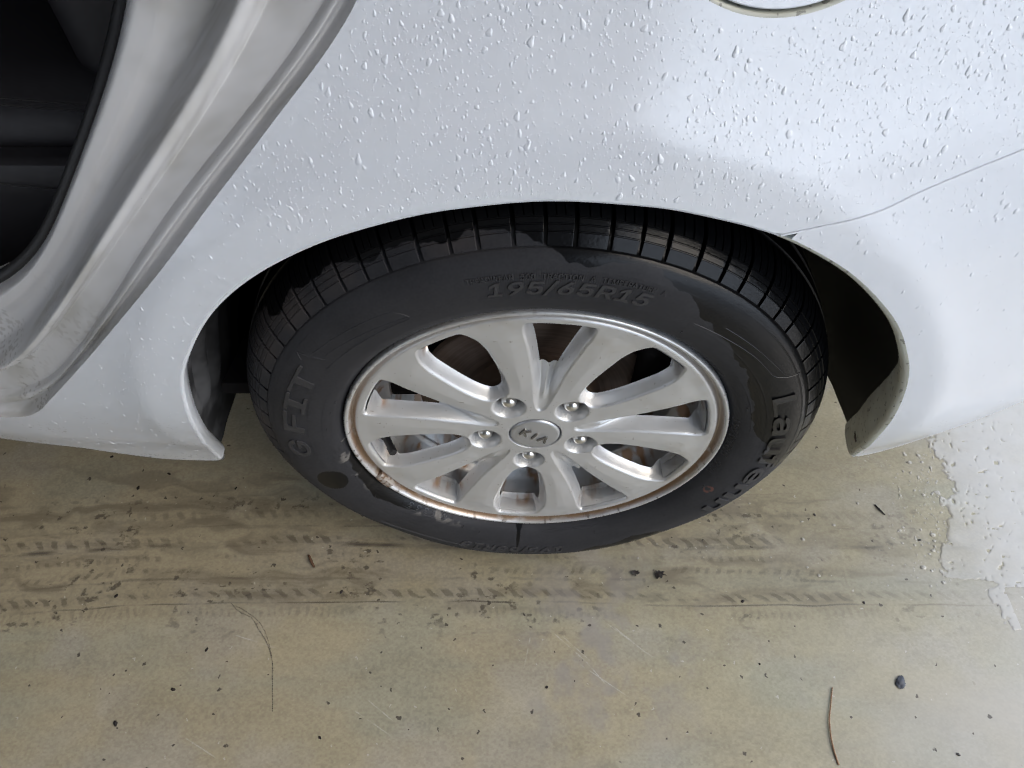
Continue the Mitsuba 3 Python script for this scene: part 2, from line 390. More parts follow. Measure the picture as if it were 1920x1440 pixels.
# ------------------------------------------------------------------ setting: floor; unseen roof, walls and pavement added to steer the light
add('floor', trimesh.Trimesh([[-40, -40, 0], [40, -40, 0], [40, 40, 0], [-40, 40, 0]], [[0, 1, 2], [0, 2, 3]], process=False), 'floor_paint')
note('floor', kind='structure')
add('added_pavement', trimesh.Trimesh([[1.6, -40, .004], [40, -40, .004], [40, 40, .004], [1.6, 40, .004]], [[0, 1, 2], [0, 2, 3]], process=False), 'wet_asphalt')  # made-up ground out of view, added to turn reflections grey
note('added_pavement', kind='structure')
for key, size, at in (('unseen_ceiling', (11.3, 9.8, 0.15), (-4.35, -.8, 2.68)), ('wall', (10.5, 0.15, 2.59), (-4.62, -2.4, 1.297)), ('wall_001', (11.0, 0.15, 2.59), (-4.4, 4.0, 1.297)), ('wall_002', (0.15, 9.3, 2.59), (-9.9, -0.78, 1.297))):  # out of view: walls added to block light, roof leaves the right open
    add(key, box(size, at), 'ceiling_paint' if key == 'unseen_ceiling' else 'added_wall_paint')
    note(key, kind='structure')

# ------------------------------------------------------------------ car body
note('car', 'white car with its rear door open, wet with raindrops, parked on the beige floor', 'car')
ZB = PchipInterpolator([-.2, .15, .20, .25, .30, .40, .5, .58, .66, .72, .78, .84, .92, 1.0, 1.1, 1.25, 1.45],
                       [.14, .046, .030, .016, .002, -.0125, -.018, -.016, -.006, .008, .022, .033, .046, .062, .11, .19, .32])

_r = np.linspace(0, .9, 1801)
_s = .215 * SS(.377, .400, _r) * np.exp(-np.maximum(_r - .400, 0) / .070)
FLARE = PchipInterpolator(_r, np.r_[0, np.cumsum((_s[1:] + _s[:-1]) / 2 * np.diff(_r))])


def F(x, z):
    """Depth (y) of the outer skin at (x, z)."""
    x, z = np.asarray(x, float), np.asarray(z, float)
    y = ZB(z)
    r = np.hypot(x, z - .305)
    y = y + (FLARE(np.minimum(r, .9)) - .0165) * SS(.20, .42, z)
    y = y + (.55 + 0.6 * (1 - SS(.22, .55, z))) * np.maximum(x - .36, 0) ** 2 + .020 * (1 - SS(.18, .48, z)) * SS(.30, .60, x)
    y = y + .35 * np.clip(-x - .42, 0, .30) ** 2
    y = y + 3.0 * np.maximum(x - .62, 0) ** 2
    return y


def FN(x, z, e=1e-4):
    n = np.stack([(F(x + e, z) - F(x - e, z)) / (2 * e), -np.ones_like(x), (F(x, z + e) - F(x, z - e)) / (2 * e)], -1)
    return n / np.linalg.norm(n, axis=-1, keepdims=True)


ARCH = [(-.384, .213), (-.380, .240), (-.372, .275), (-.357, .333), (-.344, .385), (-.324, .451), (-.301, .494), (-.261, .547), (-.207, .590), (-.143, .620), (-.063, .640), (.003, .646), (.068, .642), (.125, .631), (.165, .619),
        (.200, .602), (.227, .585), (.260, .557), (.287, .528), (.307, .498), (.322, .470), (.336, .431), (.347, .387), (.360, .329), (.376, .273), (.390, .224)]
arch = spline(ARCH, 420)
kseam = int(np.argmin(np.hypot(arch[:, 0] - .165, arch[:, 1] - .619)))
SEAM = [(.165, .619), (.194, .6265), (.216, .632), (.233, .637), (.249, .645), (.280, .659), (.314, .674), (.42, .724), (.62, .82)]
seam = spline(SEAM, 120)
J0 = [(.03, 1.40), (.0, 1.05), (-.06, .86), (-.116, .759), (-.127, .745), (-.183, .689), (-.230, .643), (-.289, .583), (-.352, .520), (-.408, .464), (-.482, .391), (-.512, .362), (-.540, .345), (-.575, .338), (-.66, .336), (-1.30, .336)]
j0 = spline(J0, 220)
BOTL = [(-1.30, .262), (-.66, .252), (-.60, .252), (-.544, .250), (-.492, .231), (-.446, .214), (-.410, .210), (-.392, .2095), (-.384, .213)]
botl = spline(BOTL, 120)
BOTR = [(.390, .224), (.398, .2215), (.412, .224), (.440, .238), (.466, .256), (.500, .276), (.530, .292), (.60, .318), (.72, .35), (.80, .36)]
botr = spline(BOTR, 120)
FLAPC = np.array([.129, .846])


def circle(r, n=96):
    a = np.linspace(0, 2 * np.pi, n, endpoint=False)
    return np.stack([FLAPC[0] + r * np.cos(a), FLAPC[1] + r * np.sin(a)], -1)


GAP = 0.0012
quarter = shapely.Polygon(np.vstack([arch[:kseam], seam + [0, GAP], [(.62, 1.40)], j0, botl]), [circle(.0955)]).buffer(0)
bumper = shapely.Polygon(np.vstack([arch[kseam:], botr, [(.80, .905)], (seam - [0, GAP])[::-1]])).buffer(0)


def panel(key, poly, mat, h=.005):
    x0, z0, x1, z1 = poly.bounds
    pts, f = clip_grid(x0 - h, x1 + h, z0 - h, z1 + h, h, poly_sdf(poly))
    v = np.stack([pts[:, 0], F(pts[:, 0], pts[:, 1]), pts[:, 1]], -1)
    add(key, trimesh.Trimesh(v, f[:, ::-1], process=False), mat, normals=FN(pts[:, 0], pts[:, 1]))


panel('car__rear_quarter_panel', quarter, 'paint')
panel('car__bumper', bumper, 'paint')
panel('car__fuel_flap', shapely.Polygon(circle(.0905)), 'paint', .004)


def strip(pts, side, prof):
    """A folded edge that runs along the (x, z) polyline pts; prof rows (outward, inward depth), each a number or one per point."""
    t = np.gradient(pts, axis=0)
    t /= np.linalg.norm(t, axis=1, keepdims=True)
    n = np.stack([t[:, 1], -t[:, 0]], -1) * side
    rows = []
    for o, d in prof:
        q = pts + n * np.broadcast_to(o, (len(pts),))[:, None]
        rows.append(np.stack([q[:, 0], F(pts[:, 0], pts[:, 1]) + d, q[:, 1]], -1))
    return grid(np.stack(rows, 1))


def fillet(r, n=5):
    a = np.linspace(0, np.pi / 2, n)
    return [(r * math.sin(t), r * (1 - math.cos(t))) for t in a]


left_arch, right_arch = arch[:kseam + 1], arch[kseam:]
add('car__rear_quarter_panel__arch_lip', strip(left_arch, 1, fillet(.003) + [(.003, .008), (.0025, .016), (-.002, .022)]), 'paint', 40)
q = np.linspace(0, 1, len(right_arch))
fd = .010 + .030 * SS(.35, .75, q)                     # depth of the bumper's inner flange
fr = .0035 + .0025 * SS(.1, .5, q)
add('car__bumper__arch_lip', strip(right_arch, 1, [(0, 0), (fr * .38, fr * .08), (fr * .71, fr * .29), (fr * .92, fr * .62), (fr, fr)]), 'flange_paint', 40)
add('car__bumper__inner_flange', strip(right_arch, 1, [(fr, fr), (fr * .9, fr + fd * .3), (fr * .5, fr + fd * .7), (-.001, fr + fd)]), 'flange_paint', 40)
el = SS(0, .06, np.abs(botl[:, 0] - botl[-1, 0]))
add('car__rear_quarter_panel__bottom_edge', strip(botl, 1, fillet(.006) + [(.005, .008 + .022 * el), (.005 - .025 * el, .010 + .07 * el)]), 'paint', 40)
el = SS(0, .06, np.abs(botr[:, 0] - botr[0, 0]))
add('car__bumper__bottom_edge', strip(botr, 1, fillet(.005) + [(.004, .007 + .013 * el), (.004 - .016 * el, .008 + .06 * el)]), 'paint', 40)
add('car__rear_quarter_panel__seam_edge', strip(seam + [0, GAP], 1, fillet(.0010) + [(.0010, .012)]), 'paint', 50)
add('car__bumper__seam_edge', strip(seam - [0, GAP], -1, fillet(.0010) + [(.0010, .012), (.004, .02)]), 'paint', 50)
add('car__rear_quarter_panel__flap_recess', strip(np.vstack([circle(.0955), circle(.0955)[:1]]), -1, fillet(.002) + [(.0025, .022), (.010, .024), (.07, .024)]), 'flange_paint', 50)
add('car__fuel_flap__rim', strip(np.vstack([circle(.0905), circle(.0905)[:1]]), 1, fillet(.0012) + [(.001, .006)]), 'paint', 50)
for k, (x, z) in enumerate(((.358, .346), (.376, .274))):
    c = trimesh.creation.icosphere(2, 1.0)
    c.apply_scale((.006, .012, .012))
    y0 = float(F(x, z)) + .017
    c.apply_translation((x, y0, z))
    add(num('car__bumper__clip', k), c, 'clip_brown', True)

# the door opening: folded sheet metal between the outer skin and the rubber seal
def curve3(pts, off, n=140):
    p = spline(pts, n)
    return np.stack([p[:, 0], F(p[:, 0], p[:, 1]) + off, p[:, 1]], -1)


J1 = [(-.03, 1.05), (-.075, .86), (-.132, .753), (-.169, .720), (-.197, .694), (-.232, .662), (-.281, .618), (-.334, .556), (-.392, .494), (-.438, .445), (-.496, .392), (-.540, .372), (-.60, .364), (-1.30, .362)]
J2 = [(-.065, 1.05), (-.108, .86), (-.171, .750), (-.195, .722), (-.223, .693), (-.264, .652), (-.331, .586), (-.377, .538), (-.416, .500), (-.470, .445), (-.530, .405), (-.60, .385), (-1.30, .380)]
J3 = [(-.10, 1.05), (-.145, .86), (-.210, .742), (-.251, .699), (-.296, .653), (-.368, .573), (-.415, .524), (-.467, .475), (-.527, .429), (-.60, .405), (-1.30, .400)]
J4 = [(-.19, 1.05), (-.225, .86), (-.272, .735), (-.294, .704), (-.315, .674), (-.354, .627), (-.396, .574), (-.428, .539), (-.454, .519), (-.494, .493), (-.56, .468), (-.65, .455), (-1.30, .45)]
J0b = J0[1:]
cur = [spline(c, 300) for c in (J0b, J1, J2, J3, J4)]
for c in cur[1:]:
    c[:] = gaussian_filter1d(c, 9, axis=0, mode='nearest')
ROWS = [(0, 0, .0), (0, .04, .0012), (0, .12, .005), (0, .34, .013), (0, .46, .012), (0, .62, .0075), (0, .80, .009), (0, .93, .014), (1, 0, .0165), (1, .12, .0165), (1, .5, .018), (1, .88, .020), (2, 0, .0205), (2, .10, .017),
        (2, .28, .009), (2, .48, .0065), (2, .70, .014), (2, .90, .029), (3, 0, .0365), (3, .12, .041), (3, .35, .043), (3, .62, .040), (3, .86, .040), (3, 1.0, .046), (3, 1.06, .060), (3, 1.08, .085)]
rows = []
for k, a, off in ROWS:
    p = cur[k] * (1 - a) + cur[k + 1] * a
    rows.append(np.stack([p[:, 0], F(p[:, 0], p[:, 1]) + off, p[:, 1]], -1))
rows = np.stack(rows, 1)
s = np.arange(len(ROWS))
rows = PchipInterpolator(s, rows, axis=1)(np.linspace(0, s[-1], 130))
add('car__door_frame', grid(rows), 'jamb_paint', True)
p4 = cur[4] + (cur[4] - cur[3]) * 0.09
add('car__door_frame__seal', tube(np.stack([p4[:, 0], F(p4[:, 0], p4[:, 1]) + .062, p4[:, 1]], -1), .007, 10, False), 'black_rubber', True)
# the dark cabin behind it
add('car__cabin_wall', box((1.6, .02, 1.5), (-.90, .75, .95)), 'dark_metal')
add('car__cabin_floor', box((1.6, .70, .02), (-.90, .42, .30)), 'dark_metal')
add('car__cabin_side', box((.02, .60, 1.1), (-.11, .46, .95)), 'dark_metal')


def rounded(size, r, at, n=3):
    m = trimesh.creation.box(extents=size)
    for _ in range(n):
        m = m.subdivide()
    h = np.array(size) / 2 - r
    c = np.clip(m.vertices, -h, h)
    d = m.vertices - c
    L = np.linalg.norm(d, axis=1, keepdims=True)
    m.vertices = c + np.where(L > 1e-9, d / np.maximum(L, 1e-9) * r, 0) + at
    return m


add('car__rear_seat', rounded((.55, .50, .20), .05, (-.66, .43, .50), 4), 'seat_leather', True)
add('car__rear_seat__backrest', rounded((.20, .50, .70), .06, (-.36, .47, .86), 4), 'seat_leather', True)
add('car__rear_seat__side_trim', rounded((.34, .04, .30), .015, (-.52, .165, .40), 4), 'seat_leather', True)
for k, (a, b) in enumerate((((-.56, .178, .604), (-.40, .178, .590)), ((-.56, .178, .597), (-.40, .178, .583)), ((-.58, .143, .538), (-.45, .143, .522)))):
    add(num('car__rear_seat__stitching', k), tube([a, b], .0005, 5), 'thread')
dm = rounded((1.02, .13, .62), .05, (-.51, 0, .60), 4)
dm.apply_transform(trimesh.transformations.rotation_matrix(math.radians(-72), (0, 0, 1), (-1.02, 0, 0)))
dm.apply_translation((-.20, -.06, 0))
add('car__rear_door', dm, 'paint', 40)
# wheel house
def liner_mesh():
    t = np.gradient(arch, axis=0)
    t /= np.linalg.norm(t, axis=1, keepdims=True)
    nrm = np.stack([-t[:, 1], t[:, 0]], -1)            # away from the wheel
    s = np.r_[0, np.cumsum(np.linalg.norm(np.diff(arch, axis=0), axis=1))]
    tot = s[-1]
    ys = np.r_[.012, .018, np.linspace(.024, .12, 40), np.linspace(.14, .42, 10)]
    rows = []
    for y in ys:
        s0 = .003 + min(0.5 * max(y - .035, 0), .036)
        u = np.linspace(s0, tot - s0, 300)
        p = np.stack([np.interp(u, s, arch[:, 0]), np.interp(u, s, arch[:, 1])], -1)
        n = np.stack([np.interp(u, s, nrm[:, 0]), np.interp(u, s, nrm[:, 1])], -1)
        o = .003 - .014 * SS(.02, .14, y)
        rib = 0.006 * np.sin((y - .03 - .06 * (u - .1)) * 2 * np.pi / .022) * SS(.03, .045, y) * SS(.11, .09, y) * SS(.10, .16, u) * SS(.36, .30, u)
        q = p + n * (o + rib)[:, None]
        base = np.clip(F(p[:, 0], p[:, 1]), -.04, .04)
        rows.append(np.stack([q[:, 0], y + base * (1 - SS(.02, .12, y)), q[:, 1]], -1))
    return grid(np.stack(rows, 1))


add('car__wheel_arch_liner', liner_mesh(), 'liner_plastic', 45)
add('car__wheel_house', box((.90, .02, .62), (0, .42, .50)), 'dark_metal')
add('car__underbody', box((1.6, 1.62, .03), (-1.26, .93, .235)), 'dark_metal')
add('car__underbody_rear', box((.40, 1.50, .03), (.62, .93, .33)), 'dark_metal')
add('car__underbody_middle', box((.92, 1.18, .03), (-.02, 1.05, .30)), 'dark_metal')
add('car__suspension_arm', tube([(-.45, .33, .26), (-.2, .22, .24), (0, .14, .29)], .025, 10), 'dark_metal', True)
add('car__far_side', box((2.9, .04, 1.10), (-.6, 1.72, .80)), 'paint')
add('car__far_wheel', trimesh.creation.cylinder(.312, .19, sections=48, transform=trimesh.transformations.rotation_matrix(math.pi / 2, (1, 0, 0))).apply_translation((0, 1.58, .313)), 'black_rubber', 40)

# ------------------------------------------------------------------ tyre
TP = np.array([(.2050, .0130), (.2074, .0075), (.2092, .0050), (.2125, -.0005), (.2180, -.0058), (.2280, -.0102), (.2400, -.0128), (.2520, -.0135), (.2640, -.0125), (.2740, -.0095), (.2805, -.0055), (.2832, -.0025)])
fs = PchipInterpolator(np.arange(len(TP)), TP)
side = fs(np.linspace(0, len(TP) - 1, 110))
_o = np.argsort(side[:, 0])
YS = lambda r: np.interp(r, side[_o, 0], side[_o, 1])


def settle(P):
    """The loaded tyre: flat where it meets the floor, the wall above it bulging a little."""
    P = np.array(P, float)
    z = P[..., 2]
    k = SS(.10, .02, z)
    P[..., 1] = P[..., 1] - .006 * k * SS(.20, .26, np.hypot(P[..., 0], z - AX)) * np.where(P[..., 1] < .05, 1, 0)
    P[..., 2] = np.where(z < .030, .0005 + (np.maximum(z, -.02) + .02) * .0295 / .05, z)
    return P


def ring(prof, n=900):
    a = np.linspace(0, 2 * np.pi, n, endpoint=False)
    r, y = np.asarray(prof, float).T
    return np.stack([r[None] * np.cos(a)[:, None], np.broadcast_to(y, (n, len(y))), AX + r[None] * np.sin(a)[:, None]], -1)


base = np.array([(.2842, .0005), (.2870, .0040), (.2920, .0085), (.2985, .0180), (.3035, .0280), (.3060, .0400), (.3066, .0500), (.3070, .0515), (.3145, .0525), (.3158, .066), (.3158, .0735), (.3080, .0745), (.3080, .0805), (.3165, .0815), (.3168, .095)])
far = np.vstack([base[::-1][1:], [(.2832, -.0025), (.264, -.0125), (.240, -.0128), (.2125, 0), (.205, .013)]]) * [1, -1] + [0, .19]
add('car__tyre', trimesh.Trimesh(settle(grid(ring(np.vstack([side, base, far]), 1080), True).vertices), grid(ring(np.vstack([side, base, far]), 1080), True).faces, process=False), 'rubber', 35)

TOP = np.array([(.2836, -.0022), (.2870, .0000), (.2915, .0030), (.2975, .0085), (.3045, .0165), (.3092, .0260), (.3122, .0360), (.3135, .0490)])
ft = PchipInterpolator(np.r_[0, np.cumsum(np.linalg.norm(np.diff(TOP, axis=0), axis=1))] / np.linalg.norm(np.diff(TOP, axis=0), axis=1).sum(), TOP)
SIPES = (.34, .67)
SV = np.array([0, .015, .04, .18, .188, .198, .206, .27, .278, .288, .296, .36, .368, .378, .386, .45, .5, .56, .62, .70, .78, .86, .93, .98, 1.0])
AV = np.array([0, .012, .03, .15, .312, .324, .356, .368, .5, .642, .654, .686, .698, .85, .97, .988, 1.0])


def tread_block(a0, a1):
    pr = ft(SV)
    tg = np.gradient(pr, axis=0)
    nr = np.stack([-tg[:, 1], tg[:, 0]], -1)
    nr /= -np.linalg.norm(nr, axis=1, keepdims=True) * np.sign(nr[:, :1].sum() or 1)
    nr = np.where((nr[:, :1] * 1.0) < 0, -nr, nr)       # pointing out of the rubber (towards larger r)
    d = np.zeros((len(AV), len(SV)))
    for c in (.193, .283, .373):
        d += .0009 * (np.abs(SV - c) < .007)[None]
    sip = sum((np.abs(AV - c) < .02)[:, None] * (SV > (.44 if c < .5 else .40))[None] for c in SIPES)
    d = np.maximum(d, .003 * sip)
    ed = np.minimum(AV, 1 - AV)
    d += .0008 * (ed < .005)[:, None] + .0002 * (np.abs(ed - .012) < .005)[:, None]
    d += (.0012 * (SV < .005) + .0012 * (SV > .99))[None]
    lean = .004 * SS(.3, 1, SV)                         # the grooves lean a little
    ang = a0 + (a1 - a0) * AV[:, None] + (lean / .31)[None]
    rr, yy = pr[None, :, 0] - nr[None, :, 0] * d, pr[None, :, 1] - nr[None, :, 1] * d
    topm = np.stack([rr * np.cos(ang), yy, AX + rr * np.sin(ang)], -1)
    dep = .0005 + .0070 * SS(0, .5, SV)
    rb, yb = pr[:, 0] - nr[:, 0] * dep, pr[:, 1] - nr[:, 1] * dep
    out = [grid(topm)]
    for k in (0, -1):
        lo = np.stack([rb * np.cos(ang[k]), yb, AX + rb * np.sin(ang[k])], -1)
        out.append(grid(np.stack([topm[k], lo], 1)))
    lo = np.stack([rb[-1] * np.cos(ang[:, -1]), np.full(len(AV), yb[-1]), AX + rb[-1] * np.sin(ang[:, -1])], -1)
    out.append(grid(np.stack([topm[:, -1], lo], 1)))
    m = trimesh.util.concatenate(out)
    return trimesh.Trimesh(settle(m.vertices), m.faces, process=False)


pit = np.tile([1.0, 1.14, .9, 1.05, 1.2, .88, 1.0, 1.12, .94], 8)
pit = np.r_[0, np.cumsum(pit)] / pit.sum() * 2 * np.pi
for k in range(len(pit) - 1):
    w = pit[k + 1] - pit[k]
    add(num('car__tyre__tread_block', k), tread_block(pit[k] + .05 * w, pit[k + 1] - .075 * w), 'rubber', 28)


def on_wall(th, r, out=0.0):
    """Point on the outer wall of the tyre: th in radians, r from the axle, out = height above the rubber."""
    y = YS(r)
    dy = (YS(r + .001) - YS(r - .001)) / .002
    n = 1 / np.sqrt(1 + dy ** 2)
    rr = r + out * dy * n
    return settle(np.stack([rr * np.cos(th), y - out * n, AX + rr * np.sin(th)], -1))


def wall_text(key, text, height, mid_deg, r, span, bold=False, depth=.0006, shear=0.0):
    """Raised letters, tops outward, spread over span degrees of the wall."""
    m = meshkit.text_mesh(text, height, depth + .0006, bold)
    v = np.array(m.vertices)
    v[:, 0] = (v[:, 0] - v[:, 0].min()) / np.ptp(v[:, 0]) * math.radians(span) * (r + height / 2)
    v[:, 0] += shear * v[:, 1]
    w = v[:, 0].max() + v[:, 0].min()
    th = math.radians(mid_deg) - (v[:, 0] - w / 2) / (r + height / 2)
    p = on_wall(th, r + v[:, 1], v[:, 2] - .0006)
    add(key, trimesh.Trimesh(p, m.faces, process=False), 'lettering_rubber')


TXT = [('195/65R15', .0135, 85.1, .2440, 30.5, True, .0011, .25), ('TREADWEAR   500   TRACTION   A   TEMPERATURE   A', .0050, 85.8, .2602, 36, False, .0009, 0), ('Laufenn', .0205, 355.5, .2490, 56, True, .0021, .12),
       ('FIT', .0200, 159.0, .2455, 25, True, .0016, .2), ('G', .0200, 179.0, .2455, 7, True, .0016, .2), ('195/65R15   91H', .0060, 358.0, .2110, 30, False, .0005, .1), ('195/65R15', .0135, 264.0, .2470, 32, True, .0011, .25), ('INSIDE', .0030, 62.0, .2115, 7, False, .0004, 0),
       ('TUBELESS  RADIAL', .0042, 44.0, .2120, 19, False, .0005, 0), ('MAX LOAD 615 KG   MAX PRESS 350 KPA', .0022, 284.0, .2165, 20, False, .0003, 0), ('M 3 3 3 3', .0050, 231.0, .2122, 15.5, False, .0005, 0)]
for k, a in enumerate(TXT):
    wall_text(num('car__tyre__lettering', k), *a)
LINES = [[(143.4, .2744), (141.7, .2641), (135.9, .2607), (126.4, .2572), (120.1, .2546), (117.4, .2424)], [(139.8, .2534), (133.3, .2496), (124.8, .2453), (117.4, .2424)], [(144.0, .2439), (136.2, .2412), (127.6, .2400), (117.9, .2397)],
         [(144.5, .2673), (143.4, .2744)], [(143.4, .2744), (141.0, .2500)], [(52.2, .2563), (42.4, .2592), (35.9, .2622), (30.5, .2668)], [(58.3, .2448), (49.7, .248), (39.6, .2533), (32.0, .2568), (28.4, .2783)],
         [(222, .262), (236, .259), (250, .258)], [(252, .266), (262, .264)], [(240.5, .2105), (236, .2110), (231, .2112), (226, .2110), (221.5, .2105)], [(240.5, .2185), (236, .2188), (231, .2190), (226, .2188), (221.5, .2185)], [(240.5, .2105), (241.2, .2145), (240.5, .2185)],
         [(221.5, .2105), (220.8, .2145), (221.5, .2185)]]
for k, L in enumerate(LINES):
    p = spline(np.array(L) * [math.pi / 180 * .25, 1], 40) / [.25, 1]
    add(num('car__tyre__moulded_line', k), tube(on_wall(p[:, 0], p[:, 1], .0001), .00042, 6), 'lettering_rubber', True)
for k, (a, r) in enumerate([(158, .2185), (163, .2200), (171, .2235), (186, .2190), (198, .2200), (210, .2230), (246, .2190), (252, .2240), (292, .2245), (317, .2300), (337, .2210), (28.5, .2790), (129, .2120), (20, .2240), (58, .2300), (100, .2100), (88, .2095)]):
    p = on_wall(math.radians(a), r)
    t = RNG.normal(size=3) * [.0015, .0006, .0015]
    add(num('car__tyre__vent_spew', k), tube([p, p + np.array([0, -.0016, 0]) + t * .5, p + np.array([0, -.0024, -.0008]) + t], .00035, 5), 'black_rubber', True)

# ------------------------------------------------------------------ alloy wheel
def window(rs, ws):
    r = np.linspace(rs[0], rs[-1], 60)
    w = np.maximum(PchipInterpolator(rs, ws)(r), 0)
    return np.vstack([np.stack([r, w], -1), np.stack([r, -w], -1)[::-1]])


def soft(poly, r):
    return poly.buffer(-r).buffer(2 * r).buffer(-r)


R1 = .1865
V0 = shapely.Polygon(window([.044, .050, .060, .082, .110, .135, .158, .174, R1], [.0012, .0038, .0066, .0105, .0150, .0205, .0265, .0312, .0325]))
L0 = shapely.Polygon(window([.0755, .0775, .082, .090, .104, .122, .140, .156, .166, .176, R1], [.0, .0068, .0125, .0172, .0222, .0265, .0297, .0318, .0315, .0285, .0225]))
cap_r = shapely.Point(0, 0).buffer(.1868, 96)
V0 = soft(V0.intersection(cap_r), .0032)
L0 = soft(L0.intersection(cap_r), .0045)
LUG = [math.radians(120.3 + 72 * k) for k in range(5)]
VA = [a - math.radians(36) for a in LUG]


def turn(P, a):
    c, s_ = math.cos(a), math.sin(a)
    return np.stack([P[:, 0] * c + P[:, 1] * s_, -P[:, 0] * s_ + P[:, 1] * c], -1)      # world -> window frame


sdV, sdL = poly_sdf(V0), poly_sdf(L0)
LUGP = [np.array([.05715 * math.cos(a), .05715 * math.sin(a)]) for a in LUG]
FACE = PchipInterpolator([0, .030, .045, .070, .110, .150, .180, .193, .1955, .198, .200], [.0085, .0085, .0088, .0085, .0070, .0052, .0042, .0036, .0046, .0090, .0095])


def sector(P, off):
    """Each point turned into the nearest of the five windows whose axes are off + 72 k."""
    a = np.arctan2(P[:, 1], P[:, 0])
    k = np.round((a - off) / math.radians(72))
    b = a - off - k * math.radians(72)
    r = np.hypot(P[:, 0], P[:, 1])
    return np.stack([r * np.cos(b), r * np.sin(b)], -1)


def wheel_fields(P):
    qv, ql = sector(P, VA[0]), sector(P, LUG[0])
    return sdV(qv), sdL(ql), qv, ql


def wheel_depth(P, fld=None):
    sv, sl, qv, ql = fld if fld is not None else wheel_fields(P)
    r = np.hypot(P[:, 0], P[:, 1])
    y = FACE(np.clip(r, 0, .2))
    # a soft swell along the spokes
    y = y - .0016 * SS(.0, .018, -np.maximum(sv, sl)) * SS(.07, .10, r) * SS(.185, .165, r)
    for sd, q, kind in ((sv, qv, 0), (sl, ql, 1)):
        soft_edge = .0022 * SS(-.0026, .0008, sd)               # rounded brow
        wall = np.clip(sd / .0068, 0, 1.6)
        D = .0125
        if kind == 0:
            D = .0165 * SS(.046, .115, q[:, 0])                 # the long windows run out towards the hub as a trough
            hw = .0105
            rib = .0045 * np.exp(-(q[:, 1] / .0036) ** 2) * SS(.056, .075, q[:, 0]) * SS(.128, .112, q[:, 0])
            y = y - rib * SS(.001, .005, sd)
        D = D + .013 * SS(.169, .181, r)
        y = y + soft_edge + D * (1 - (1 - np.clip(wall, 0, 1)) ** 1.6)
    # pockets of the wheel nuts
    d = np.min([np.hypot(P[:, 0] - c[0], P[:, 1] - c[1]) for c in LUGP], axis=0)
    y = y + .0230 * (1 - SS(.0108, .0182, d)) + .0008 * SS(.0200, .0170, d)
    # seat of the centre cap
    y = y + .006 * SS(.0292, .0284, r)
    return y


def wheel_hole(P):
    sv, sl, qv, ql = wheel_fields(P)
    r = np.hypot(P[:, 0], P[:, 1])
    hv = np.minimum(sv - .0058, (qv[:, 0] - .112 + 25 * qv[:, 1] ** 2))
    hl = sl - .0062
    return np.minimum(-np.maximum(hv, hl), .1990 - r)


pts, wf = clip_grid(-.2, .2, -.2, .2, .00078, wheel_hole)
fld = wheel_fields(pts)
wy = wheel_depth(pts, fld)
wv = np.stack([pts[:, 0], wy, AX + pts[:, 1]], -1)
wf = wf[:, ::-1]
_, _, wn = meshkit.arrays(trimesh.Trimesh(wv, wf, process=False), True)
cen = pts[wf].mean(1)
cr, ca = np.hypot(cen[:, 0], cen[:, 1]), np.arctan2(cen[:, 1], cen[:, 0])
spoke = np.full(len(wf), -1)
for k in range(10):                                   # ten spokes, one between each two windows
    mid = VA[0] + math.radians(18 + 36 * k)
    da = (ca - mid + np.pi) % (2 * np.pi) - np.pi
    spoke[(np.abs(da) <= math.radians(18)) & (cr > .080) & (cr < .1835)] = k


def sub(key, m, mat):
    used, inv = np.unique(wf[m], return_inverse=True)
    add(key, trimesh.Trimesh(wv[used], inv.reshape(-1, 3), process=False), mat, normals=wn[used])


sub('car__wheel', spoke < 0, 'silver')
for k in range(10):
    sub(num('car__wheel__spoke', k), spoke == k, 'silver')
lip = [(.1988, .0094), (.2000, .0092), (.2012, .0074), (.2020, .0036), (.2028, .0010), (.2040, -.0006), (.2055, -.0010), (.2068, -.0002), (.2075, .0016), (.2077, .0045), (.2074, .0085), (.2050, .0130)]
lp = PchipInterpolator(np.arange(len(lip)), np.array(lip))(np.linspace(0, len(lip) - 1, 46))
add('car__wheel__flange', grid(ring(lp, 720), True), 'silver', True)
bar = [(.1848, .0075), (.1842, .012), (.1825, .030), (.1790, .048), (.172, .060), (.166, .068), (.166, .16), (.185, .175)]
add('car__wheel__barrel', grid(ring(PchipInterpolator(np.arange(len(bar)), np.array(bar))(np.linspace(0, len(bar) - 1, 60)), 360), True), 'silver', True)

cap = [(.0001, .0062), (.012, .0063), (.020, .0066), (.0245, .0070), (.0262, .0076), (.0272, .0088), (.0276, .0105), (.0276, .016)]
add('car__wheel__centre_cap', grid(ring(cap, 160), True), 'cap_silver', 35)


def bar3(a, b, w, h, y):
    a, b = np.array(a), np.array(b)
    L = np.linalg.norm(b - a)
    ang = math.atan2(b[1] - a[1], b[0] - a[0])
    m = trimesh.creation.box(extents=(L, h, w))
    m.vertices[:, [0, 2]] *= np.where(m.vertices[:, 1:2] < 0, [[.96, .72]], [[1, 1]])
    m.apply_transform(trimesh.transformations.rotation_matrix(-ang, (0, 1, 0)))
    m.apply_translation(((a[0] + b[0]) / 2, y, AX + (a[1] + b[1]) / 2))
    return m


def capm(u, v):
    c, s_ = math.cos(math.radians(-33)), math.sin(math.radians(-33))
    return (u * c - v * s_, u * s_ + v * c)


LET = {'K': [((-.0165, -.0062), (-.0165, .0062)), ((-.0160, -.0002), (-.0090, .0062)), ((-.0140, .0010), (-.0085, -.0062))], 'I': [((-.0008, -.0062), (-.0008, .0062))], 'A': [((.0065, -.0062), (.0115, .0062)), ((.0115, .0062), (.0165, -.0062))]}
for k, (c, st_) in enumerate(LET.items()):
    add(num('car__wheel__cap_letter', k), trimesh.util.concatenate([bar3(capm(*a), capm(*b), .0026, .0022, .0056) for a, b in st_]), 'letter_grey', False)

